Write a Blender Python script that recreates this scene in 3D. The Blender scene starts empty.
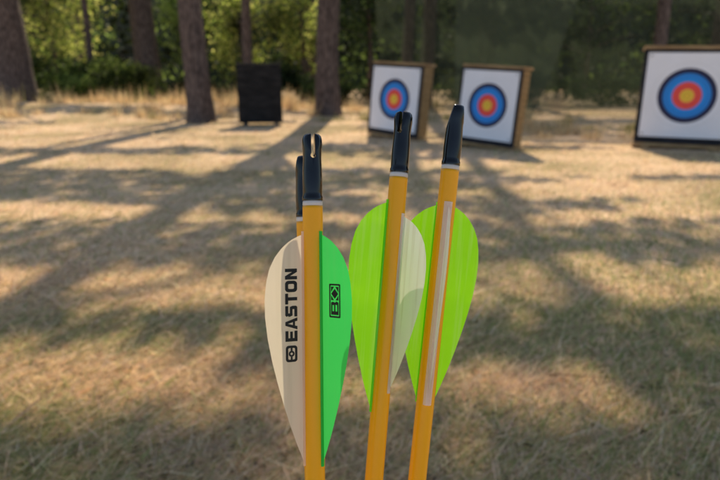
import bpy, bmesh, math, random
import numpy as np
from statistics import NormalDist
from mathutils import Vector, Matrix
random.seed(7); rng=np.random.default_rng(11)
scene=bpy.context.scene
col=scene.collection
scene.view_settings.view_transform='Standard'
scene.view_settings.look='None'
scene.view_settings.exposure=0

# ------------------------------------------------ light
SUN_EL=math.radians(42); SUN_AZ=math.radians(4)   # azimuth measured from +Y to +X
sdir=Vector((math.sin(SUN_AZ)*math.cos(SUN_EL),math.cos(SUN_AZ)*math.cos(SUN_EL),math.sin(SUN_EL)))
w=bpy.data.worlds.new("World"); scene.world=w; w.use_nodes=True
nt=w.node_tree; bg=nt.nodes['Background']
sky=nt.nodes.new('ShaderNodeTexSky'); sky.sky_type='NISHITA'; sky.sun_disc=False
sky.sun_elevation=SUN_EL; sky.sun_rotation=SUN_AZ
nt.links.new(sky.outputs[0],bg.inputs[0]); bg.inputs[1].default_value=0.15
sl=bpy.data.lights.new("sun","SUN"); sl.energy=5; sl.angle=math.radians(0.5); sl.color=(1,.86,.63)
so=bpy.data.objects.new("sun",sl); col.objects.link(so)
so.rotation_euler=sdir.to_track_quat('Z','Y').to_euler()

# ------------------------------------------------ camera
cam=bpy.data.cameras.new("camera"); co=bpy.data.objects.new("camera",cam); col.objects.link(co)
co.location=(0,0,.8); PITCH=math.atan(165/600)
co.rotation_euler=(math.pi/2-PITCH,0,0)
cam.sensor_width=36; cam.lens=30; cam.clip_start=.01; cam.clip_end=1000
cam.dof.use_dof=True; cam.dof.focus_distance=.265; cam.dof.aperture_fstop=13.5
scene.camera=co

# ------------------------------------------------ material helpers
def newmat(name):
    m=bpy.data.materials.new(name); m.use_nodes=True
    nt=m.node_tree; b=nt.nodes['Principled BSDF']; return m,nt,b
def noisy(name,c1,c2,scale=8,rough=.8,bump=0,stretch=(1,1,1),detail=6,spec=.3,coord='Object',lo=.35,hi=.65,metal=0):
    m,nt,b=newmat(name); N=nt.nodes; L=nt.links
    tc=N.new('ShaderNodeTexCoord'); mp=N.new('ShaderNodeMapping'); mp.inputs['Scale'].default_value=stretch
    L.new(tc.outputs[coord],mp.inputs[0])
    no=N.new('ShaderNodeTexNoise'); no.inputs['Scale'].default_value=scale; no.inputs['Detail'].default_value=detail
    L.new(mp.outputs[0],no.inputs['Vector'])
    cr=N.new('ShaderNodeValToRGB'); cr.color_ramp.elements[0].position=lo; cr.color_ramp.elements[1].position=hi
    cr.color_ramp.elements[0].color=(*c1,1); cr.color_ramp.elements[1].color=(*c2,1)
    L.new(no.outputs[0],cr.inputs[0]); L.new(cr.outputs[0],b.inputs['Base Color'])
    b.inputs['Roughness'].default_value=rough; b.inputs['Specular IOR Level'].default_value=spec
    b.inputs['Metallic'].default_value=metal
    if bump:
        bp=N.new('ShaderNodeBump'); bp.inputs['Strength'].default_value=bump; bp.inputs['Distance'].default_value=.02
        L.new(no.outputs[0],bp.inputs['Height']); L.new(bp.outputs[0],b.inputs['Normal'])
    return m
def tinted(name,transl=.4,rough=.7,spec=.2,gain=1.6):
    m,nt,b=newmat(name); N=nt.nodes; L=nt.links
    at=N.new('ShaderNodeAttribute'); at.attribute_name='tint'
    L.new(at.outputs['Color'],b.inputs['Base Color']); b.inputs['Roughness'].default_value=rough
    b.inputs['Specular IOR Level'].default_value=spec
    if transl>0:
        tr=N.new('ShaderNodeBsdfTranslucent'); mx=N.new('ShaderNodeMixShader'); mx.inputs[0].default_value=transl
        hs=N.new('ShaderNodeHueSaturation'); hs.inputs['Value'].default_value=gain
        L.new(at.outputs['Color'],hs.inputs['Color']); L.new(hs.outputs[0],tr.inputs[0])
        L.new(b.outputs[0],mx.inputs[1]); L.new(tr.outputs[0],mx.inputs[2])
        L.new(mx.outputs[0],N['Material Output'].inputs[0])
    return m

M_leaf=tinted('leaf_material',.5)
M_grass=tinted('dry_grass_material',.4,gain=1.35)
M_bark=noisy('bark_material',(.055,.04,.036),(.19,.14,.12),9,.9,.8,(3,3,.9),9)
M_wood=noisy('timber_material',(.28,.17,.08),(.5,.34,.17),6,.75,.3,(1,1,8),5)
M_foam=noisy('straw_block_material',(.25,.16,.07),(.5,.34,.16),14,.9,.6,(1,1,9),6)
M_black=noisy('black_board_material',(.008,.009,.014),(.02,.02,.028),12,.7,.1)
M_blackfoam=noisy('black_foam_material',(.008,.008,.009),(.028,.026,.026),5,.85,.4,(1,1,3))

# ------------------------------------------------ mesh helpers
def add(name,me,mat=None,parent=None,loc=None,smooth=False):
    o=bpy.data.objects.new(name,me); col.objects.link(o)
    if mat and not me.materials: me.materials.append(mat)
    if parent: o.parent=parent
    if loc is not None: o.location=loc
    if smooth:
        me.polygons.foreach_set('use_smooth',[True]*len(me.polygons))
    return o
def mesh(name,v,f):
    me=bpy.data.meshes.new(name); me.from_pydata([tuple(p) for p in v],[],f); me.update(); return me
def empty(name,loc,label,cat,group=None,rot=None):
    e=bpy.data.objects.new(name,None); e.empty_display_size=.1; col.objects.link(e); e.location=loc
    if rot: e.rotation_euler=rot
    e['label']=label; e['category']=cat
    if group: e['group']=group
    return e
def boxes(name,lst,bev=.004):
    bm=bmesh.new()
    for (cx,cy,cz,sx,sy,sz) in lst:
        r=bmesh.ops.create_cube(bm,size=1)
        for v in r['verts']:
            v.co=Vector((v.co.x*sx+cx,v.co.y*sy+cy,v.co.z*sz+cz))
    if bev: bmesh.ops.bevel(bm,geom=bm.edges[:],offset=bev,segments=2,affect='EDGES')
    me=bpy.data.meshes.new(name); bm.to_mesh(me); bm.free(); return me
def numpy_mesh(name,verts,k,cols,mat):
    n=len(verts)//k
    me=bpy.data.meshes.new(name)
    me.vertices.add(n*k); me.vertices.foreach_set('co',verts.astype(np.float32).ravel())
    me.loops.add(n*k); me.loops.foreach_set('vertex_index',np.arange(n*k,dtype=np.int32))
    me.polygons.add(n); me.polygons.foreach_set('loop_start',np.arange(0,n*k,k,dtype=np.int32))
    try: me.polygons.foreach_set('loop_total',np.full(n,k,dtype=np.int32))
    except Exception: pass
    me.update(calc_edges=True)
    ca=me.color_attributes.new(name='tint',type='FLOAT_COLOR',domain='POINT')
    c=np.ones((n*k,4),dtype=np.float32); c[:,:3]=np.repeat(cols,k,axis=0)
    ca.data.foreach_set('color',c.ravel())
    me.materials.append(mat); return me
_k=rng.normal(size=(14,2)); _ph=rng.uniform(0,6.28,14)
def pn(x,y,s):
    t=0
    for i in range(14):
        t=t+np.sin((_k[i,0]*x+_k[i,1]*y)*s+_ph[i])
    return t/14*1.9
def leaves(name,P,size,pal,mat=M_leaf,flat=0.0,aspect=.55,var=0,off=(0,0)):
    n=len(P); size=np.broadcast_to(size,(n,))*rng.uniform(.6,1.3,n)
    u=rng.normal(size=(n,3)); u[:,2]*=(1-flat); u/=np.linalg.norm(u,axis=1)[:,None]
    t=rng.normal(size=(n,3)); t[:,2]*=(1-flat)
    v=np.cross(u,t) if flat<.5 else t-u*(t*u).sum(1)[:,None]
    v/=np.linalg.norm(v,axis=1)[:,None]+1e-9
    a=u*size[:,None]*.5; b=v*size[:,None]*.5*aspect
    V=np.stack([P-a,P+b-.1*a,P+a,P-b-.1*a],axis=1).reshape(-1,3)
    pal=np.array(pal); idx=rng.integers(0,len(pal),n)
    c=pal[idx]*rng.uniform(.6,1.35,(n,1))
    if var:
        f=1+var*(pn(P[:,0]+off[0]+P[:,1]*.3,P[:,2]*1.2+off[1],2.2))*2.2  # patchy brightness puts sunlit flecks into the otherwise dark leaf colour
        c=c*np.clip(f,.12,2.2)[:,None]
    return numpy_mesh(name,V,4,c,mat)
def tube(path,radii,seg=14,rough=0.0,seed=0):
    vs=[];fs=[]; r=random.Random(seed)
    ph=[r.uniform(0,6.28) for _ in range(6)]
    n=len(path)
    for i,(p,rad) in enumerate(zip(path,radii)):
        p=Vector(p)
        d=(Vector(path[min(i+1,n-1)])-Vector(path[max(i-1,0)])).normalized()
        x=d.orthogonal().normalized() if abs(d.z)<.9 else (Vector((1,0,0))-d*d.x).normalized()
        y=d.cross(x)
        for k in range(seg):
            a=2*math.pi*k/seg
            rr=rad*(1+rough*(math.sin(3*a+ph[0]+i*.7)+math.sin(7*a+ph[1]-i*1.3)*.6+math.sin(11*a+ph[2]+i*2.1)*.5+r.uniform(-.5,.5)))
            vs.append(p+x*math.cos(a)*rr+y*math.sin(a)*rr)
    for i in range(n-1):
        for k in range(seg):
            a=i*seg+k;b=i*seg+(k+1)%seg
            fs.append((a,b,b+seg,a+seg))
    fs.append(tuple(range(seg))[::-1]); fs.append(tuple(range((n-1)*seg,n*seg)))
    return vs,fs
def merge(parts):
    V=[];F=[]
    for v,f in parts:
        o=len(V); V+=list(v); F+=[tuple(i+o for i in q) for q in f]
    return V,F

# ------------------------------------------------ ground
m,nt,b=newmat('dry_ground_material'); N=nt.nodes; L=nt.links
tc=N.new('ShaderNodeTexCoord')
n1=N.new('ShaderNodeTexNoise'); n1.inputs['Scale'].default_value=.9; n1.inputs['Detail'].default_value=8
n2=N.new('ShaderNodeTexNoise'); n2.inputs['Scale'].default_value=45; n2.inputs['Detail'].default_value=6
mp=N.new('ShaderNodeMapping'); mp.inputs['Scale'].default_value=(1,1.6,1); mp.inputs['Rotation'].default_value=(0,0,.4)
L.new(tc.outputs['Object'],n1.inputs['Vector']); L.new(tc.outputs['Object'],mp.inputs[0]); L.new(mp.outputs[0],n2.inputs['Vector'])
c1=N.new('ShaderNodeValToRGB'); e=c1.color_ramp.elements
e[0].position=.36; e[0].color=(.48,.37,.19,1); e[1].position=.58; e[1].color=(.9,.65,.41,1)
L.new(n1.outputs[0],c1.inputs[0])
c2=N.new('ShaderNodeValToRGB'); e=c2.color_ramp.elements
e[0].position=.33; e[0].color=(.52,.46,.42,1); e[1].position=.6; e[1].color=(1.05,1.05,1.05,1)
L.new(n2.outputs[0],c2.inputs[0])
mx=N.new('ShaderNodeMix'); mx.data_type='RGBA'; mx.blend_type='MULTIPLY'; mx.inputs[0].default_value=1
L.new(c1.outputs[0],mx.inputs[6]); L.new(c2.outputs[0],mx.inputs[7]); L.new(mx.outputs[2],b.inputs['Base Color'])
b.inputs['Roughness'].default_value=.95; b.inputs['Specular IOR Level'].default_value=.1
bp=N.new('ShaderNodeBump'); bp.inputs['Strength'].default_value=.25; bp.inputs['Distance'].default_value=.01
L.new(n2.outputs[0],bp.inputs['Height']); L.new(bp.outputs[0],b.inputs['Normal'])
M_ground=m
def gz(x,y):
    bank=.22*np.exp(-((y-13.6+.25*np.sin(x*.9))/1.7)**2)/(1+np.exp((x+1.2)*1.6))
    return .02*pn(x,y,.9)*np.clip(y/3,0,1)+bank
xs=np.concatenate([[-300,-120,-60,-35],np.linspace(-20,20,121),[35,60,120,300]])
ys=np.concatenate([[-60,-20,-8,-3],np.linspace(-1,26,120),[32,45,80,150,400]])
V=[];F=[]
for y in ys:
    for x in xs:
        V.append((x,y,float(gz(x,y)) if abs(x)<21 and -1<=y<=26 else 0))
nx=len(xs)
for j in range(len(ys)-1):
    for i in range(nx-1):
        a=j*nx+i; F.append((a,a+1,a+1+nx,a+nx))
g=add('ground',mesh('ground',V,F),M_ground,smooth=True); g['kind']='structure'

M_hill=noisy('wooded_hill_material',(.008,.012,.004),(.035,.05,.018),.9,.95,1,(1,1,1),8)
V=[];F=[]; hx=np.linspace(-90,90,60); hy=np.linspace(34,90,14)
for j,y in enumerate(hy):
    for x in hx: V.append((x,y,-.3+ (13*math.sin(min(1,j/5)*math.pi/2))+ (float(pn(x,y,.3))*.8 if j else 0)))
for j in range(13):
    for i in range(59):
        a=j*60+i; F.append((a,a+1,a+61,a+60))
h=add('hill',mesh('hill',V,F),M_hill,smooth=True); h['kind']='structure'

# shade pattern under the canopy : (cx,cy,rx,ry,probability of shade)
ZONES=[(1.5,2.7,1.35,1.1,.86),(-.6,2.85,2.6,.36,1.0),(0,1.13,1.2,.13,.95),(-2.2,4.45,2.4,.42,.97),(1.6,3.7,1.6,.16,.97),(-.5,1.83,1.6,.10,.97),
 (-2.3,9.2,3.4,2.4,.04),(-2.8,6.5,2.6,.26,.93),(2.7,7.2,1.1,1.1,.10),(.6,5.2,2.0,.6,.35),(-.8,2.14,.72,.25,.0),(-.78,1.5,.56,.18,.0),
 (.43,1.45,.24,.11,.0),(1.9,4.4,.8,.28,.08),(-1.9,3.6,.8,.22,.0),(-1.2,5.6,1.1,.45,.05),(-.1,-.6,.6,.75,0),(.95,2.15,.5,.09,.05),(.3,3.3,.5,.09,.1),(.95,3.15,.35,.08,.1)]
# ------------------------------------------------ grass
def grass(name,n,ylo,yhi,xf,stand=.3,nstalk=4000):
    y=1/rng.uniform(1/yhi,1/ylo,n); x=rng.uniform(-xf,xf,n)*(y+.4)
    lm=np.ones(n); wm=np.ones(n)
    y[:nstalk]=1/rng.uniform(1/5,1/.8,nstalk); x[:nstalk]=rng.uniform(-xf,xf,nstalk)*(y[:nstalk]+.4); lm[:nstalk]=rng.uniform(1.6,2.8,nstalk); wm[:nstalk]=1.2
    z=gz(x,y)
    wd=(.0014+.0010*y)*rng.uniform(.6,1.4,n)*wm; ln=(.03+.009*y)*rng.uniform(.5,1.6,n)*lm
    az=rng.uniform(0,6.283,n)
    az=np.where(rng.random(n)<.5,.5*rng.normal(size=n)+pn(x,y,.8)*2,az)
    el=np.abs(rng.normal(0,stand,n))+.05
    el[:nstalk]*=.5
    d=np.stack([np.cos(az)*np.cos(el),np.sin(az)*np.cos(el),np.sin(el)],1)
    s=np.stack([-np.sin(az),np.cos(az),rng.normal(0,.3,n)],1)
    P=np.stack([x,y,z],1); P[:nstalk,2]+=.008
    V=np.stack([P-s*wd[:,None]*.5,P+s*wd[:,None]*.5,P+d*ln[:,None]],1).reshape(-1,3)
    # light and shade put into the colour: straw in lit zones, greener elsewhere
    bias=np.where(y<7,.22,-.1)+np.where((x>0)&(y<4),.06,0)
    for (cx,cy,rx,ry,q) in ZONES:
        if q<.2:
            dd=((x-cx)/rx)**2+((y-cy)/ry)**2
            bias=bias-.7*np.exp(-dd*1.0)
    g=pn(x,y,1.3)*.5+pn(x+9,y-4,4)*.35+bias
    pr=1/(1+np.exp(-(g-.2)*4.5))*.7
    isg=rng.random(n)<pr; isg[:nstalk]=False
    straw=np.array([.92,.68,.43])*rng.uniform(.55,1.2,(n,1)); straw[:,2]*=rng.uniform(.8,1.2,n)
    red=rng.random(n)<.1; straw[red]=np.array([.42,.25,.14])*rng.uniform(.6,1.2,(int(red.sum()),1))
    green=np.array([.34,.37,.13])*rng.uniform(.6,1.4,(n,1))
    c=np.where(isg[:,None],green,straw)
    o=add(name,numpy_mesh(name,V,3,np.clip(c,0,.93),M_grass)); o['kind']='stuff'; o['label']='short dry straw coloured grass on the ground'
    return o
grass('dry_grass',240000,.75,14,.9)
def tufts(name,centres,lab):
    Vs=[];Cs=[]
    for (cx,cy,rx,ry,hh,n,tone) in centres:
        k=max(4,n//45)
        ccx=cx+rng.normal(0,rx,k); ccy=cy+rng.normal(0,ry,k); hk=rng.uniform(.35,1.15,k)
        ii=rng.integers(0,k,n)
        x=ccx[ii]+rng.normal(0,.07,n); y=ccy[ii]+rng.normal(0,.07,n)
        az=rng.uniform(0,6.28,n); el=rng.uniform(.6,1.5,n); ln=hh*rng.uniform(.4,1.2,n)*hk[ii]
        d=np.stack([np.cos(az)*np.cos(el),np.sin(az)*np.cos(el),np.sin(el)],1)
        s=np.stack([-np.sin(az),np.cos(az),0*az],1); P=np.stack([x,y,gz(x,y)-.01],1)
        wd=.011
        Vs.append(np.stack([P-s*wd*.5,P+s*wd*.5,P+d*ln[:,None]],1).reshape(-1,3))
        Cs.append(np.array(tone)*rng.uniform(.5,1.4,(n,1)))
    o=add(name,numpy_mesh(name,np.concatenate(Vs),3,np.clip(np.concatenate(Cs),0,.85),M_grass)); o['kind']='stuff'; o['label']=lab
st=(.76,.54,.3); ol=(.28,.26,.09)
tufts('rough_grass',[(-8.6,12.6,.9,.7,.5,2200,st),(-5.5,14,1.8,.6,.36,2600,st),(-2.3,13.3,1.2,.6,.45,1900,st),(-6,15.5,2.5,.5,.4,2200,ol),
 (2.5,9.4,.5,.4,.26,900,st),(3.0,8.4,.35,.3,.2,500,st),(1,11.2,1.5,.3,.2,900,ol),(5.5,9.4,1.5,.4,.22,1200,ol),(-9,15,1.5,1,.6,1500,ol),(0,13.5,2,.5,.2,900,st),(-3.7,12,.9,.5,.3,1200,st),(-7.6,11.4,.8,.4,.3,900,st)],'tall rough dry grass along the wood edge')
n=4500; y=1/rng.uniform(1/12,1/.8,n); x=rng.uniform(-.9,.9,n)*(y+.3)
P=np.stack([x,y,gz(x,y)+.012+.002*y],1)
lit=add('leaf_litter',leaves('leaf_litter',P,.013+.003*y,[(.14,.09,.045),(.3,.2,.1),(.65,.5,.32),(.09,.06,.035)],M_grass,flat=.85,aspect=.3)); lit['kind']='stuff'; lit['label']='scattered dead leaves and twigs in the grass'

# ------------------------------------------------ trees
TREES=[(-8.45,15.2,.42,-.03),(-7.0,20.5,.42,.0),(-2.82,10.7,.215,.0),(-2.95,16.6,.14,.01),(-.6,12.2,.235,.012),
 (1.15,15.2,.15,.0),(1.66,15.9,.19,.012),(6.1,12.9,.14,.0),(7.75,13.6,.2,.01),(-12,27,.3,.02),(5.2,25,.3,-.01),(-1.8,24,.25,0),(-7.6,17.6,.09,-.01)]
k=1/math.tan(SUN_EL)
shift=np.array([math.sin(SUN_AZ)*k,math.cos(SUN_AZ)*k])
gx=[];gy=[]
step=.13; ND=NormalDist()
for yy in np.arange(-1.4,12.5,step):
    for xx in np.arange(-.82*(abs(yy)+1.4),.82*(abs(yy)+1.4),step):
        x=xx+random.uniform(-.06,.06); y=yy+random.uniform(-.06,.06)
        p=.72 if y<5.2 else .38
        wob=float(pn(x*1.8,y*2.6,1.5))*.35
        for (cx,cy,rx,ry,q) in ZONES:
            if ((x-cx)/rx)**2+((y-cy)/ry)**2+wob<1: p=q
        if p<=0: continue
        nz=(float(pn(x*.55,y*3.0,1.6))*.95+float(pn(x*.7+5,y*2.4-3,4.0))*.35)/.35+random.gauss(0,.12)
        if nz<ND.inv_cdf(min(p,.995)): gx.append(x); gy.append(y)
gx=np.array(gx);gy=np.array(gy)
m_=9; GX=np.repeat(gx,m_)+rng.normal(0,.05,len(gx)*m_); GY=np.repeat(gy,m_)+rng.normal(0,.05,len(gx)*m_)
hh=np.repeat(rng.uniform(6.0,8.2,len(gx)),m_)
dz=rng.normal(0,.15,len(hh)); hh=hh+dz
CP=np.stack([GX+shift[0]*hh,GY+shift[1]*hh,hh],1)  # crown leaves set up-sun of each shaded spot, shaped to cast the zones
tx=np.array([t[0] for t in TREES]);ty=np.array([t[1] for t in TREES])
own=np.argmin((CP[:,0:1]-tx)**2+(CP[:,1:2]-ty)**2,axis=1)
LB=['tall pine with bare brown trunk','slim dark pine at the wood edge']
for i,(x,y,r,ln) in enumerate(TREES):
    t=empty('pine_tree',(x,y,float(gz(x,y))-.05),LB[0] if r>.2 else LB[1],'tree','pine trees at the edge of the wood')
    zs=[0,.1,.3,.7,1.2,1.8,2.5,3.3,4.2,5.2,6.5,8,10,12,14]
    rr=random.Random(i)
    path=[(ln*z+.05*math.sin(z*.9+i),.03*math.sin(z*1.1+i*2),z) for z in zs]
    rad=[r*(1.35 if z<.05 else 1.2 if z<.2 else 1.1 if z<.5 else 1.0-.055*z) for z in zs]
    v,f=tube(path,rad,26,.028,i)
    add('trunk',mesh('trunk',v,f),M_bark,t,smooth=True)
    pts=CP[own==i]
    limbs=[]
    if len(pts):
        sel=pts[rng.integers(0,len(pts),min(7,len(pts)))]
        for q in sel:
            zt=max(4.8,q[2]-1.6); bx=ln*zt
            e_=Vector((q[0]-x,q[1]-y,q[2])); s_=Vector((bx,0,zt)); 
            mid=s_.lerp(e_,.5)+Vector((0,0,.3))
            limbs.append(([s_,s_.lerp(mid,.5)+Vector((0,0,.1)),mid,e_],[r*.24,r*.17,r*.11,.012]))
    for j in range(4):
        a=rr.uniform(0,6.28); zt=rr.uniform(9,13); le=rr.uniform(1.2,2.4)
        s_=Vector((ln*zt,0,zt)); e_=s_+Vector((math.cos(a)*le,math.sin(a)*le,.5))
        limbs.append(([s_,s_.lerp(e_,.5)+Vector((0,0,.15)),e_],[r*.25,r*.15,.012]))
    for pth,rd in limbs:
        v,f=tube(pth,rd,8,.05,i); add('limb',mesh('limb',v,f),M_bark,t,smooth=True)
    top=rng.normal(size=(220,3))*np.array([.5,.5,1.0])+np.array([0,0,13.8])
    C=top if not len(pts) else np.concatenate([pts-np.array([x,y,0]),top])
    add('crown',leaves('crown',C,.16,[(.05,.08,.02),(.08,.11,.03),(.035,.06,.018)]),None,t)

# ------------------------------------------------ understorey
def clumpy(cx,cy,cz,sx,sy,sz,n,k):
    out=[]
    for _ in range(k):
        a=rng.normal(size=3); a/=np.linalg.norm(a); rr_=rng.uniform(.25,1)**.6
        c=np.array([cx,cy,cz])+a*rr_*np.array([sx,sy,sz])
        out.append(c+rng.normal(size=(n//k,3))*np.array([sx,sy,sz])*.17)
    P=np.concatenate(out); P[:,2]=np.maximum(P[:,2],.03); return P
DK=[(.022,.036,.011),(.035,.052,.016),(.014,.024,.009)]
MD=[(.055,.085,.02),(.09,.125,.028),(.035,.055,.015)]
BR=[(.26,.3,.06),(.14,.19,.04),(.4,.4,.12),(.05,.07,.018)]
def bush(x,y,sx,sy,h,n,pal,size,lab='dense dark green shrub beside the rough grass',name='shrub',cat='shrub'):
    t=empty(name,(x,y,0),lab,cat,'shrubs at the edge of the wood')
    for j in range(5):
        a=random.uniform(0,6.28); l=random.uniform(.4,.8)
        v,f=tube([(0,0,-.05),(math.cos(a)*sx*l*.4,math.sin(a)*sy*l*.4,h*.45),(math.cos(a)*sx*l,math.sin(a)*sy*l,h*.85)],[.03,.02,.006],6,.05,j)
        add('stem',mesh('stem',v,f),M_bark,t,smooth=True)
    add('foliage',leaves('foliage',clumpy(0,0,h*.5,sx,sy,h*.5,n,26),size,pal,var=.5,off=(x,y)),None,t)
bush(-6.3,15.9,1.2,.7,1.15,4800,[(.09,.13,.03),(.13,.17,.04),(.05,.08,.02)],.1,'low rounded green shrub between pine trunks')
bush(-7.7,17.0,1.0,.7,1.2,3600,MD,.1)
bush(-4.6,17.4,1.3,.7,.8,3600,DK,.1)
bush(-10.3,18,1.4,.8,1.5,3600,MD,.11,'broad green shrub below the trees')
bush(-2.6,18.5,1.3,.8,1.0,3600,DK,.11)
bush(-.9,16.5,.9,.7,.8,2500,DK,.1)
bush(.9,17.5,1.0,.6,.7,2500,DK,.1)
bush(3.6,16.8,1.3,.6,.7,2600,DK,.1)
bush(6.5,16.5,1.5,.7,.8,2600,DK,.1)
bush(10,15.5,1.7,.7,1.1,2600,DK,.1)
def small_tree(x,y,h,cr,pal,n,lab):
    t=empty('broadleaf_tree',(x,y,0),lab,'tree','small broadleaf trees in the wood')
    v,f=tube([(0,0,-.1),(.05,0,h*.3),(-.03,.05,h*.6),(0,0,h*.9)],[.09,.07,.05,.02],10,.05,int(h*10))
    add('trunk',mesh('trunk',v,f),M_bark,t,smooth=True)
    for j in range(8):
        a=random.uniform(0,6.28); z=random.uniform(.25,.8)*h
        v,f=tube([(0,0,z),(math.cos(a)*cr*.5,math.sin(a)*cr*.5,z+.3),(math.cos(a)*cr,math.sin(a)*cr,z+.4)],[.03,.02,.006],6,.05,j)
        add('limb',mesh('limb',v,f),M_bark,t,smooth=True)
    add('crown',leaves('crown',clumpy(0,0,h*.58,cr,cr,h*.45,n,38),.13,pal,var=.8,off=(x*2,y)),None,t)
SL='small leafy tree with sunlit yellow green leaves'; SD='small dark leafed tree in the shade'  # sunlit and shaded tones are put into the leaf palettes
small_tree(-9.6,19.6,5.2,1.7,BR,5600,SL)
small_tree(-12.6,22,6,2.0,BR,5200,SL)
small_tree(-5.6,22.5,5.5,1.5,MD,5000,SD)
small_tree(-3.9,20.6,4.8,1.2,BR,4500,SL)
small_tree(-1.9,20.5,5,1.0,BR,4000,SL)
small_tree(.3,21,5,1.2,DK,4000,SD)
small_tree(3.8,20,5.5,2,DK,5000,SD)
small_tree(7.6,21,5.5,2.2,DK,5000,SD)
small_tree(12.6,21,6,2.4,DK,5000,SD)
n=26000
P=np.stack([rng.uniform(-36,36,n),rng.uniform(27,34,n),rng.uniform(0,10,n)],1)
keep=pn(P[:,0],P[:,2],1.1)+pn(P[:,0],P[:,2]*1.5,3)*.6>-.5
P=P[keep]
fw=add('far_wood',leaves('far_wood',P,.4,DK+[(.07,.10,.024)],var=.8)); fw['kind']='stuff'; fw['label']='dark mass of woodland leaves behind the range'

# ------------------------------------------------ backstop net
def net_mat(name,lo,hi,c):
    m,nt,b=newmat(name); N=nt.nodes; L=nt.links
    b.inputs['Base Color'].default_value=(*c,1); b.inputs['Roughness'].default_value=.9
    tr=N.new('ShaderNodeBsdfTransparent'); mxs=N.new('ShaderNodeMixShader')
    tc=N.new('ShaderNodeTexCoord'); no=N.new('ShaderNodeTexNoise'); no.inputs['Scale'].default_value=1.2
    L.new(tc.outputs['Object'],no.inputs['Vector'])
    mr=N.new('ShaderNodeMapRange'); mr.inputs[1].default_value=.3; mr.inputs[2].default_value=.7; mr.inputs[3].default_value=lo; mr.inputs[4].default_value=hi
    L.new(no.outputs[0],mr.inputs[0]); L.new(mr.outputs[0],mxs.inputs[0])
    tl=N.new('ShaderNodeBsdfTranslucent'); tl.inputs[0].default_value=(*[q*1.1 for q in c],1)
    m2=N.new('ShaderNodeMixShader'); m2.inputs[0].default_value=.4
    L.new(b.outputs[0],m2.inputs[1]); L.new(tl.outputs[0],m2.inputs[2])
    L.new(tr.outputs[0],mxs.inputs[1]); L.new(m2.outputs[0],mxs.inputs[2]); L.new(mxs.outputs[0],N['Material Output'].inputs[0])
    return m
M_netA=net_mat('fine_net_material',.42,.6,(.05,.065,.04))
M_netB=net_mat('dense_net_material',.68,.78,(.075,.095,.06))
def net(x0,y0,x1,y1,h,sl0,sl1,lab,mat,ph,amp=1,poles=True):
    ox,oy=(x0+x1)/2,(y0+y1)/2
    t=empty('backstop_net',(ox,oy,0),lab,'net','safety nets hung behind the targets'); V=[];F=[]; nu,nv=110,24
    for j in range(nv+1):
        for i in range(nu+1):
            u=i/nu; v=j/nv
            fold=amp*(.07*math.sin(u*31*amp+v*1.5+ph)+.03*math.sin(u*57*amp+2+ph)+.03*math.sin(v*5+u*8))
            x=x0+(x1-x0)*u+sl0*v*(1-u)+sl1*v*u+.04*math.sin(v*7)*u; y=y0+(y1-y0)*u+fold*(1.2-.5*v)
            V.append((x-ox,y-oy,.02+h*v - .1*math.sin(u*math.pi*3)**2*v))
    for j in range(nv):
        for i in range(nu):
            a=j*(nu+1)+i; F.append((a,a+1,a+nu+2,a+nu+1))
    add('mesh_sheet',mesh('mesh_sheet',V,F),mat,t,smooth=True)
    v,f=tube([(x0-ox+sl0,y0-oy,h-.0),(0,0,h-.06),(x1-ox+sl1,y1-oy,h)],[.012,.012,.012],8)
    add('rope',mesh('rope',v,f),M_black,t,smooth=True)
    if poles:
        v,f=tube([(0,0,-.1),(0,0,h*.5),(0,0,h+.15)],[.04,.038,.035],10,.02,3)
        add('pole',mesh('pole',v,f),M_bark,t,(x1-ox,y1-oy,0),smooth=True)
net(.5,13.6,11.5,12.4,3.8,-.3,0,'fine dark green safety net hung before the wood',M_netA,0,.8)
net(1.75,11.3,3.1,11.0,3.4,-.1,1.1,'dense grey green safety net panel with slanting edge',M_netB,2,.6,False)

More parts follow.
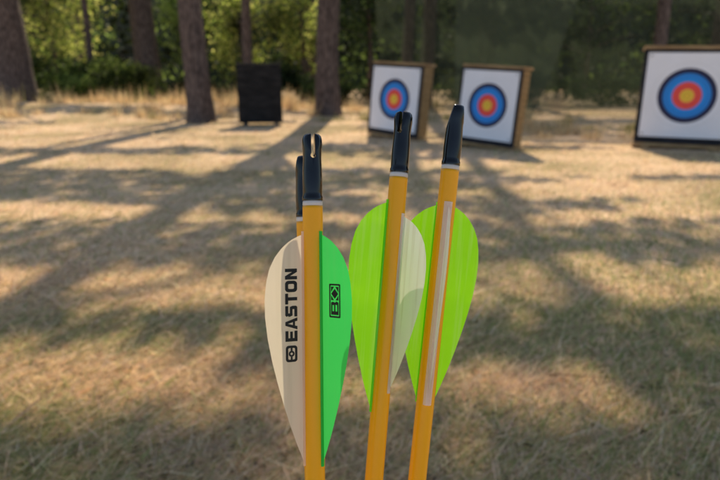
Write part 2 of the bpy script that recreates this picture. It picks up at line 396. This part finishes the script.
# ------------------------------------------------ targets
def target_mat():
    m,nt,b=newmat('target_paper_material'); N=nt.nodes; L=nt.links
    tc=N.new('ShaderNodeTexCoord'); sx=N.new('ShaderNodeSeparateXYZ'); L.new(tc.outputs['Object'],sx.inputs[0])
    cx=N.new('ShaderNodeCombineXYZ'); L.new(sx.outputs[0],cx.inputs[0]); L.new(sx.outputs[2],cx.inputs[2])
    le=N.new('ShaderNodeVectorMath'); le.operation='LENGTH'; L.new(cx.outputs[0],le.inputs[0])
    mr=N.new('ShaderNodeMapRange'); mr.inputs[1].default_value=0; mr.inputs[2].default_value=.272/.7
    L.new(le.outputs['Value'],mr.inputs[0])
    cr=N.new('ShaderNodeValToRGB'); cr.color_ramp.interpolation='CONSTANT'
    W=(.93,.94,1.0)
    R=[(0,(1,.62,.05)),(.11,(.5,.3,.02)),(.118,(1,.62,.05)),(.235,(.98,.09,.07)),(.355,(.4,.02,.02)),(.363,(.98,.09,.07)),(.5,(.015,.31,.9)),(.66,(.01,.08,.3)),(.67,(.015,.27,.82)),(.81,(.01,.014,.07)),(1.0,W),(1.2,(.6,.6,.62)),(1.206,W)]
    els=cr.color_ramp.elements
    els[0].position=0; els[0].color=(*R[0][1],1); els[1].position=.99; 
    for p,c in R[1:-1]:
        q=els.new(p*.7); q.color=(*c,1)
    els[len(els)-1].position=R[-1][0]*.7; els[len(els)-1].color=(*R[-1][1],1)
    L.new(mr.outputs[0],cr.inputs[0])
    no=N.new('ShaderNodeTexNoise'); no.inputs['Scale'].default_value=5; L.new(tc.outputs['Object'],no.inputs['Vector'])
    c2=N.new('ShaderNodeValToRGB'); c2.color_ramp.elements[0].color=(.95,.95,.95,1); c2.color_ramp.elements[0].position=.3; c2.color_ramp.elements[1].position=.7
    L.new(no.outputs[0],c2.inputs[0])
    mx=N.new('ShaderNodeMix'); mx.data_type='RGBA'; mx.blend_type='MULTIPLY'; mx.inputs[0].default_value=1
    L.new(cr.outputs[0],mx.inputs[6]); L.new(c2.outputs[0],mx.inputs[7]); L.new(mx.outputs[2],b.inputs['Base Color'])
    b.inputs['Roughness'].default_value=.6; return m
M_face=target_mat()
def target(x,y,theta,w,lab,sc=1,roll=0):
    t=empty('archery_target',(x,y,float(gz(x,y))-.012*(roll>0)),lab,'archery target','archery targets on the range',rot=(math.radians(-3),math.radians(roll),-math.radians(theta)))
    t.scale=(sc,sc,sc)
    D=.22; H0=.07; H1=1.0
    lay=[]; nl=13
    for i in range(nl):
        z0=H0+(H1-H0)*i/nl; hz=(H1-H0)/nl
        lay.append((random.uniform(-.003,.003),0,z0+hz/2,w-random.uniform(0,.008),D,hz-.003))
    add('straw_block',boxes('straw_block',lay,.006),M_foam,t)
    add('backing_board',boxes('backing_board',[(0,-D/2-.0085,(H0+H1)/2,w+.03,.015,H1-H0+.01)],.002),M_black,t)
    pw,ph=w*.94,.845; V=[];F=[]; cz=(H0+H1)/2+.016
    for j in range(25):
        for i in range(25):
            u=i/24-.5; v=j/24-.5
            edge=max(abs(u),abs(v))*2
            V.append((u*pw,-.0025*(math.sin(u*11+1)*math.cos(v*9)+1)-.004*max(0,edge-.85),v*ph))
    for j in range(24):
        for i in range(24):
            a=j*25+i; F.append((a,a+1,a+26,a+25))
    add('paper_face',mesh('paper_face',V,F),M_face,t,(0,-D/2-.0185,cz),smooth=True)
    for nm,bx in (('top_rail',(0,.012,H1+.026,w+.03,D+.03,.036)),('bottom_rail',(0,.004,.044,w+.04,D+.04,.034)),
        ('foot',(-w/2+.1,0,.012,.07,D+.2,.028)),('foot',(w/2-.1,0,.012,.07,D+.2,.028)),
        ('post',(-w/2+.12,D/2+.03,.52,.05,.045,.9)),('post',(w/2-.12,D/2+.03,.52,.05,.045,.9))):
        add(nm,boxes(nm,[bx],.004),M_wood,t)
    for sx in (-1,1):
        for sz in (-1,1):
            pins=bmesh.new()
            bmesh.ops.create_uvsphere(pins,u_segments=10,v_segments=6,radius=.008)
            me=bpy.data.meshes.new('pin'); pins.to_mesh(me); pins.free()
            add('pin',me,M_black,t,(sx*(pw/2-.03),-D/2-.028,cz+sz*(ph/2-.03)),smooth=True)
target(3.63,6.9,20,.86,'square archery target with coloured rings facing straight on',1.08,.8)
target(1.45,6.9,41,.83,'square archery target with coloured rings turned aside beside another target',.88,3)
target(.48,7.95,44,.89,'square archery target with coloured rings at far end of row',.93,3)
t=empty('black_target_block',(-1.62,10.0,float(gz(-1.62,10))),'black foam target block on timber feet near a pine','target block',rot=(0,0,math.radians(8)))
add('foam_block',boxes('foam_block',[(0,0,.045+.226*i+.113,.7-.006*(i%2),.34,.224) for i in range(4)],.006),M_blackfoam,t)
M_wt=noisy('weathered_timber_material',(.04,.036,.034),(.1,.09,.08),6,.8,.3)
add('foot',boxes('foot',[(-.25,0,.015,.07,.4,.05)]),M_wt,t); add('foot',boxes('foot',[(.25,0,.015,.07,.4,.05)]),M_wt,t)
add('top_board',boxes('top_board',[(0,.0,.965,.72,.36,.022)]),M_wt,t)
for sx in (-.2,.2): add('strap',boxes('strap',[(sx,-.176,.5,.03,.006,.86)],.001),M_blackfoam,t)

# ------------------------------------------------ arrows
M_shaft=noisy('orange_shaft_material',(1.0,.42,.002),(1.0,.46,.004),6,.3,.0,(1,1,1),3,.35)
M_nock=noisy('black_nock_material',(.003,.003,.003),(.007,.006,.006),60,.06,0,(1,1,1),3,.5)
M_ring=noisy('silver_ring_material',(.6,.58,.56),(.75,.73,.7),60,.35,0,(1,1,1),3,.5)
M_ink=noisy('black_ink_material',(.006,.006,.006),(.016,.016,.016),300,.5)
M_steel=noisy('steel_point_material',(.4,.4,.4),(.55,.55,.55),40,.3,metal=.9)
def vane_mat(name,c,c2,tr_c,tw=.55,scuff=.25,tp_=.15,lo=.48,hi=.72):
    m,nt,b=newmat(name); N=nt.nodes; L=nt.links
    tc=N.new('ShaderNodeTexCoord'); mp=N.new('ShaderNodeMapping'); mp.inputs['Scale'].default_value=(300,300,12)
    L.new(tc.outputs['Object'],mp.inputs[0]); no=N.new('ShaderNodeTexNoise'); no.inputs['Scale'].default_value=1.3; no.inputs['Detail'].default_value=6
    L.new(mp.outputs[0],no.inputs['Vector'])
    cr=N.new('ShaderNodeValToRGB'); cr.color_ramp.elements[0].position=lo; cr.color_ramp.elements[1].position=hi
    cr.color_ramp.elements[0].color=(*c,1); cr.color_ramp.elements[1].color=(*[c[i]*(1-scuff)+c2[i]*scuff for i in range(3)],1)
    L.new(no.outputs[0],cr.inputs[0]); L.new(cr.outputs[0],b.inputs['Base Color'])
    b.inputs['Roughness'].default_value=.34; b.inputs['Specular IOR Level'].default_value=.5
    t=N.new('ShaderNodeBsdfTranslucent')
    c3=N.new('ShaderNodeValToRGB'); c3.color_ramp.elements[0].position=lo; c3.color_ramp.elements[1].position=hi
    c3.color_ramp.elements[0].color=(*tr_c,1); c3.color_ramp.elements[1].color=(*[tr_c[i]*(1-scuff*.5)+c2[i]*scuff*.5 for i in range(3)],1)
    L.new(no.outputs[0],c3.inputs[0]); L.new(c3.outputs[0],t.inputs[0])
    mx=N.new('ShaderNodeMixShader'); mx.inputs[0].default_value=tw
    tp=N.new('ShaderNodeBsdfTransparent'); tp.inputs[0].default_value=(*tr_c,1); m3=N.new('ShaderNodeMixShader'); m3.inputs[0].default_value=tp_
    L.new(b.outputs[0],mx.inputs[1]); L.new(t.outputs[0],mx.inputs[2])
    L.new(mx.outputs[0],m3.inputs[1]); L.new(tp.outputs[0],m3.inputs[2]); L.new(m3.outputs[0],N['Material Output'].inputs[0])
    bp=N.new('ShaderNodeBump'); bp.inputs['Strength'].default_value=.12; bp.inputs['Distance'].default_value=.0005
    L.new(no.outputs[0],bp.inputs['Height']); L.new(bp.outputs[0],b.inputs['Normal'])
    return m
M_cream=vane_mat('cream_vane_material',(1,.87,.7),(.7,.6,.45),(1,.88,.68),.62,.35,.03)
M_white=vane_mat('white_vane_material',(1,.98,.96),(.5,.4,.28),(1,.96,.88),.5,.7,.05,.5,.74)
M_green=vane_mat('green_vane_material',(.05,.70,.13),(.2,.7,.2),(.07,.95,.18),.58,.3,.08)
M_lime=vane_mat('lime_vane_material',(.33,.86,.01),(.75,.95,.4),(.38,1.0,.01),.6,.4,.16)
R=.0043; NOCK=.0283
prof=[(0,0),(.012,.17),(.03,.36),(.06,.56),(.1,.74),(.15,.88),(.21,.96),(.28,1.0),(.36,.99),(.45,.93),(.55,.82),(.65,.68),(.75,.52),(.84,.36),(.92,.2),(.97,.09),(1,.02)]
def hprof(s):
    for a,b_ in zip(prof,prof[1:]):
        if s<=b_[0]:
            t=(s-a[0])/(b_[0]-a[0]); return a[1]+(b_[1]-a[1])*t
    return .02
def vane_mesh(phi,Lt,curl=.0,V0=.0425,VL=.0965,VH=.0168,foot=.0009):
    p=math.radians(phi); Rd=Vector((math.sin(p),-math.cos(p),0)); Nn=Vector((math.cos(p),math.sin(p),0))
    V=[];F=[]; ns,nv=60,7
    for i in range(ns+1):
        s=(i/ns)**1.35
        for j in range(nv+1):
            v=j/nv; r=R*.985+VH*hprof(s)*v
            V.append(Rd*r+Nn*(curl*v*v*math.sin(s*math.pi))+Vector((0,0,Lt-V0-s*VL)))
    for i in range(ns):
        for j in range(nv):
            a=i*(nv+1)+j; F.append((a,a+1,a+nv+2,a+nv+1))
    b0=len(V)
    for z in (Lt-V0+.0012,Lt-V0-VL-.0012):
        for (rr_,nn) in ((R*.9,-foot),(R+.0007,-foot*.55),(R+.0007,foot*.55),(R*.9,foot)):
            V.append(Rd*rr_+Nn*nn+Vector((0,0,z)))
    for a,c_ in ((0,1),(1,2),(2,3)): F.append((b0+a,b0+c_,b0+4+c_,b0+4+a))
    F.append((b0,b0+1,b0+2,b0+3)[::-1]); F.append((b0+4,b0+5,b0+6,b0+7))
    me=mesh('vane',V,F)
    me.polygons.foreach_set('use_smooth',[i<ns*nv for i in range(len(me.polygons))])
    return me
def revolve(name,pr,seg=40):
    V=[];F=[]
    for (r,z) in pr:
        for k_ in range(seg):
            a=2*math.pi*k_/seg; V.append((r*math.cos(a),r*math.sin(a),z))
    for i in range(len(pr)-1):
        for k_ in range(seg):
            a=i*seg+k_; b_=i*seg+(k_+1)%seg; F.append((a,b_,b_+seg,a+seg))
    F.append(tuple(range(seg))[::-1]); F.append(tuple(range((len(pr)-1)*seg,len(pr)*seg)))
    return mesh(name,V,F)
def nock_mesh():
    T=NOCK; sc=100
    pr=[(.0044,0),(.0044,.0014),(.0041,.0021),(.0042,.0034),(.00425,.008),(.0041,.013),(.0039,T-.0105),(.0041,T-.007),(.0043,T-.0045),(.0042,T-.0025),(.0038,T-.001),(.0031,T-.0003),(.0022,T)]
    me=revolve('nock',[(a*sc,b_*sc) for a,b_ in pr],48)
    o=add('tmp',me); cuts=[]
    cuts.append(add('cut',boxes('cut',[(0,0,(T-.003)*sc,.0017*sc,.02*sc,.0125*sc)],.03)))
    bm=bmesh.new(); bmesh.ops.create_cone(bm,cap_ends=True,segments=24,radius1=.00115*sc,radius2=.00115*sc,depth=.02*sc,
        matrix=Matrix.Translation((0,0,(T-.0094)*sc))@Matrix.Rotation(math.pi/2,4,'X'))
    cm=bpy.data.meshes.new('c2'); bm.to_mesh(cm); bm.free(); cuts.append(add('cut2',cm))
    for sgn,ang,off in ((1,13,.0034),(-1,6,.0040)):
        s=boxes('shv',[(0,.01*sc,0,.02*sc,.02*sc,.03*sc)],0)
        M=Matrix.Translation((0,sgn*off*sc,(T-.009)*sc))@Matrix.Rotation(sgn*math.radians(ang),4,'X')@(Matrix.Identity(4) if sgn>0 else Matrix.Rotation(math.pi,4,'Z'))
        s.transform(M); cuts.append(add('cut3',s))
    for c in cuts:
        md=o.modifiers.new('b','BOOLEAN'); md.operation='DIFFERENCE'; md.object=c; md.solver='EXACT'
    bv=o.modifiers.new('bv','BEVEL'); bv.width=.00035*sc; bv.segments=3; bv.limit_method='ANGLE'; bv.angle_limit=math.radians(40)
    dg=bpy.context.evaluated_depsgraph_get(); r=bpy.data.meshes.new_from_object(o.evaluated_get(dg))
    for c in [o]+cuts: bpy.data.objects.remove(c,do_unlink=True)
    r.transform(Matrix.Scale(1/sc,4)); r.name='nock'; r.materials.clear(); r.materials.append(M_nock)
    return r
NM=nock_mesh()
NM.polygons.foreach_set('use_smooth',[True]*len(NM.polygons))
try: NM.set_sharp_from_angle(angle=math.radians(35))
except Exception: pass

def ringpoly(pts_o,pts_i):
    n=len(pts_o); return pts_o+pts_i,[(i,(i+1)%n,(i+1)%n+n,i+n) for i in range(n)]
def rrect(w,h,r,n=5,cx0=0,cy0=0):
    P=[]
    for (cx,cy,a0) in ((w/2-r,h/2-r,0),(-w/2+r,h/2-r,90),(-w/2+r,-h/2+r,180),(w/2-r,-h/2+r,270)):
        for i in range(n+1):
            a=math.radians(a0+90*i/n); P.append((cx0+cx+r*math.cos(a),cy0+cy+r*math.sin(a)))
    return P
def circ(r,n=28): return [(r*math.cos(2*math.pi*i/n),r*math.sin(2*math.pi*i/n)) for i in range(n)]
def quad(x0,y0,x1,y1): return ([(x0,y0),(x1,y0),(x1,y1),(x0,y1)],[(0,1,2,3)])
def poly(*p): return (list(p),[tuple(range(len(p)))])
def glyph(c):
    T=.25; S=.31
    if c=='E': return [quad(0,0,S,1),quad(S,1-T,.98,1),quad(S,.39,.92,.61),quad(S,0,.98,T)]
    if c=='T': return [quad(0,1-T,1,1),quad(.5-S/2,0,.5+S/2,1-T)]
    if c=='A': return [poly((-.06,0),(.25,0),(.5,.78),(.5,1),(.33,1)),poly((1.06,0),(.67,1),(.5,1),(.5,.78),(.75,0)),poly((.314,.2),(.686,.2),(.628,.38),(.372,.38))]
    if c=='N': return [quad(0,0,S,1),quad(1-S,0,1,1),poly((S,1),(S,.58),(1-S,0),(1-S,.42))]
    if c=='O':
        return [ringpoly(rrect(1.06,1,.3,6,.5,.5),rrect(.46,.48,.1,6,.5,.5))]
    if c=='S': return [poly((.08,1-T),(.0,.9),(.12,1),(1,1),(1,1-T)),quad(0,.6,S,1-T),poly((0,.6),(.1,.4),(1-.0,.4),(.9,.62),(S,.62),(S,.6)),quad(1-S,T,1,.4),poly((0,0),(.88,0),(1,.1),(1,T),(0,T))]
    if c=='B': return [quad(0,0,.27,1),quad(.27,.82,.8,1),quad(.27,.42,.8,.6),quad(.27,0,.8,.18),poly((.8,.82),(1,.82),(.93,1),(.8,1)),quad(.74,.6,.98,.82),poly((.8,.42),(.93,.46),(.98,.6),(.8,.6)),poly((.8,.42),(1,.36),(.93,.46)),quad(.76,.18,1.02,.36),poly((.8,0),(.93,0),(1.02,.18),(.8,.18)),poly((.8,.42),(.76,.36),(1.0,.36))]
def word(s,w,h,gap=.15):
    adv=1+gap; tot=len(s)*adv-gap; out=[]
    for i,c in enumerate(s):
        for V2,F in glyph(c):
            out.append(([((x+i*adv)/tot*w-w/2,y*h-h/2) for x,y in V2],F))
    return out
def on_vane(name,V2,F,phi,Lt,tc_,rc,parent,mat,lift=.00025):
    p=math.radians(phi); Rd=Vector((math.sin(p),-math.cos(p),0)); Nn=Vector((math.cos(p),math.sin(p),0))
    if Nn.y>0: Nn=-Nn
    out=Rd if phi<0 else -Rd
    V=[Rd*rc+out*y+Nn*lift+Vector((0,0,Lt-tc_+x)) for x,y in V2]
    return add(name,mesh(name,V,F),mat,parent)

F_=Vector((0,math.cos(PITCH),-math.sin(PITCH)))
VL_={'cream_vane_material':'cream plastic vane','white_vane_material':'scuffed white plastic vane','green_vane_material':'bright green plastic vane','lime_vane_material':'lime green plastic vane'}
def arrow(top,low,vanes,slot,label,marks=False):
    top=Vector(top); low=Vector(low); d=(top-low).normalized()
    L_=(top.z+.03)/d.z; tip=top-d*L_     # point sits 3 cm in the soil
    Y=(F_-d*F_.dot(d)).normalized(); X=Y.cross(d)
    e=empty('arrow',(0,0,0),label,'arrow','arrows stuck upright in the ground')
    e.matrix_world=Matrix(((X.x,Y.x,d.x,tip.x),(X.y,Y.y,d.y,tip.y),(X.z,Y.z,d.z,tip.z),(0,0,0,1)))
    st_=L_-NOCK
    me=revolve('shaft',[(R,.03),(R,.2),(R,st_-.0034),(R*.985,st_-.0022)],40)
    me.polygons.foreach_set('use_smooth',[len(p.vertices)==4 for p in me.polygons])
    add('shaft',me,M_shaft,e)
    add('ring',revolve('ring',[(R*.93,st_-.0024),(R*1.0,st_-.0018),(R*.98,st_-.0006),(R*.93,st_)],40),M_ring,e,smooth=True)
    add('point',revolve('point',[(.0004,0),(.0022,.008),(.0040,.02),(R*.99,.0298)],24),M_steel,e,smooth=True)
    nk=add('nock',NM,None,e,(0,0,st_)); nk.rotation_euler=(0,0,math.radians(slot))
    vo=[]
    for (phi,mt,kw) in vanes:
        v=add('vane',vane_mesh(phi,L_,**kw),mt,e); vo.append(v); v['label']=VL_[mt.name]
    if marks:
        V2,F=merge(word('EASTON',.0305,.0052))
        on_vane('lettering',V2,F,vanes[0][0],L_,.0722,.0098,vo[0],M_ink)
        q=.86
        parts=[ringpoly(rrect(.0080*q,.0058*q,.0014*q),rrect(.0056*q,.0034*q,.0006*q)),ringpoly(circ(.0015*q),circ(.0006*q)),
               quad(-.0028*q,-.0004,-.0015*q,.0004),quad(.0015*q,-.0004,.0028*q,.0004)]
        V2,F=merge(parts); on_vane('emblem',V2,F,vanes[0][0],L_,.0926,.0098,vo[0],M_ink)
        # framed mark: bold diamond with arrow wedges, packed against a bold B
        cx_=.0029
        parts=[poly((cx_-.0021,0),(cx_,-.0019),(cx_+.0021,0),(cx_,.0019)),
               poly((cx_+.0006,-.0020),(cx_+.0029,-.0020),(cx_+.0029,-.0003)),poly((cx_+.0006,.0020),(cx_+.0029,.0003),(cx_+.0029,.0020)),
               poly((cx_-.0006,.0020),(cx_-.0027,.0020),(cx_-.0027,.0004)),poly((cx_-.0006,-.0020),(cx_-.0027,-.0004),(cx_-.0027,-.0020)),
               ringpoly(rrect(.0140,.0060,.0005),rrect(.0126,.0046,.0003))]
        parts+= [([(x*.0054-.0058,y*.0040-.0020) for x,y in V2],F2) for V2,F2 in glyph('B')]
        V2,F=merge(parts); on_vane('emblem',V2,F,vanes[1][0],L_,.0702,.0121,vo[1],M_ink)
    return e
arrow((-.0204,.2578,.7758),(-.01913,.21882,.63402),[(-68,M_cream,{}),(52,M_green,{}),(172,M_green,{})],12,'orange arrow with lettered cream and green vanes',True)
arrow((.02053,.28582,.78333),(.00653,.24028,.61775),[(46,M_white,dict(V0=.0485,VL=.081,VH=.0158,curl=.0004)),(-72,M_lime,dict(curl=.0006)),(166,M_lime,{})],-24,'orange arrow with lime and scuffed white vanes, leaning')
arrow((.04575,.28976,.78635),(.0274,.24714,.61254),[(5,M_white,dict(V0=.047,VL=.094,VH=.010,foot=.0020)),(-117,M_lime,dict(V0=.0475,VL=.094,VH=.0178,curl=.0006)),(118,M_lime,dict(V0=.0475,VL=.094,VH=.0182,curl=-.0006))],88,'leaning orange arrow with two lime vanes spread wide')
arrow((-.0264,.28038,.76354),(-.02147,.24028,.61775),[(168,M_green,{})],70,'orange arrow mostly hidden behind the lettered arrow')
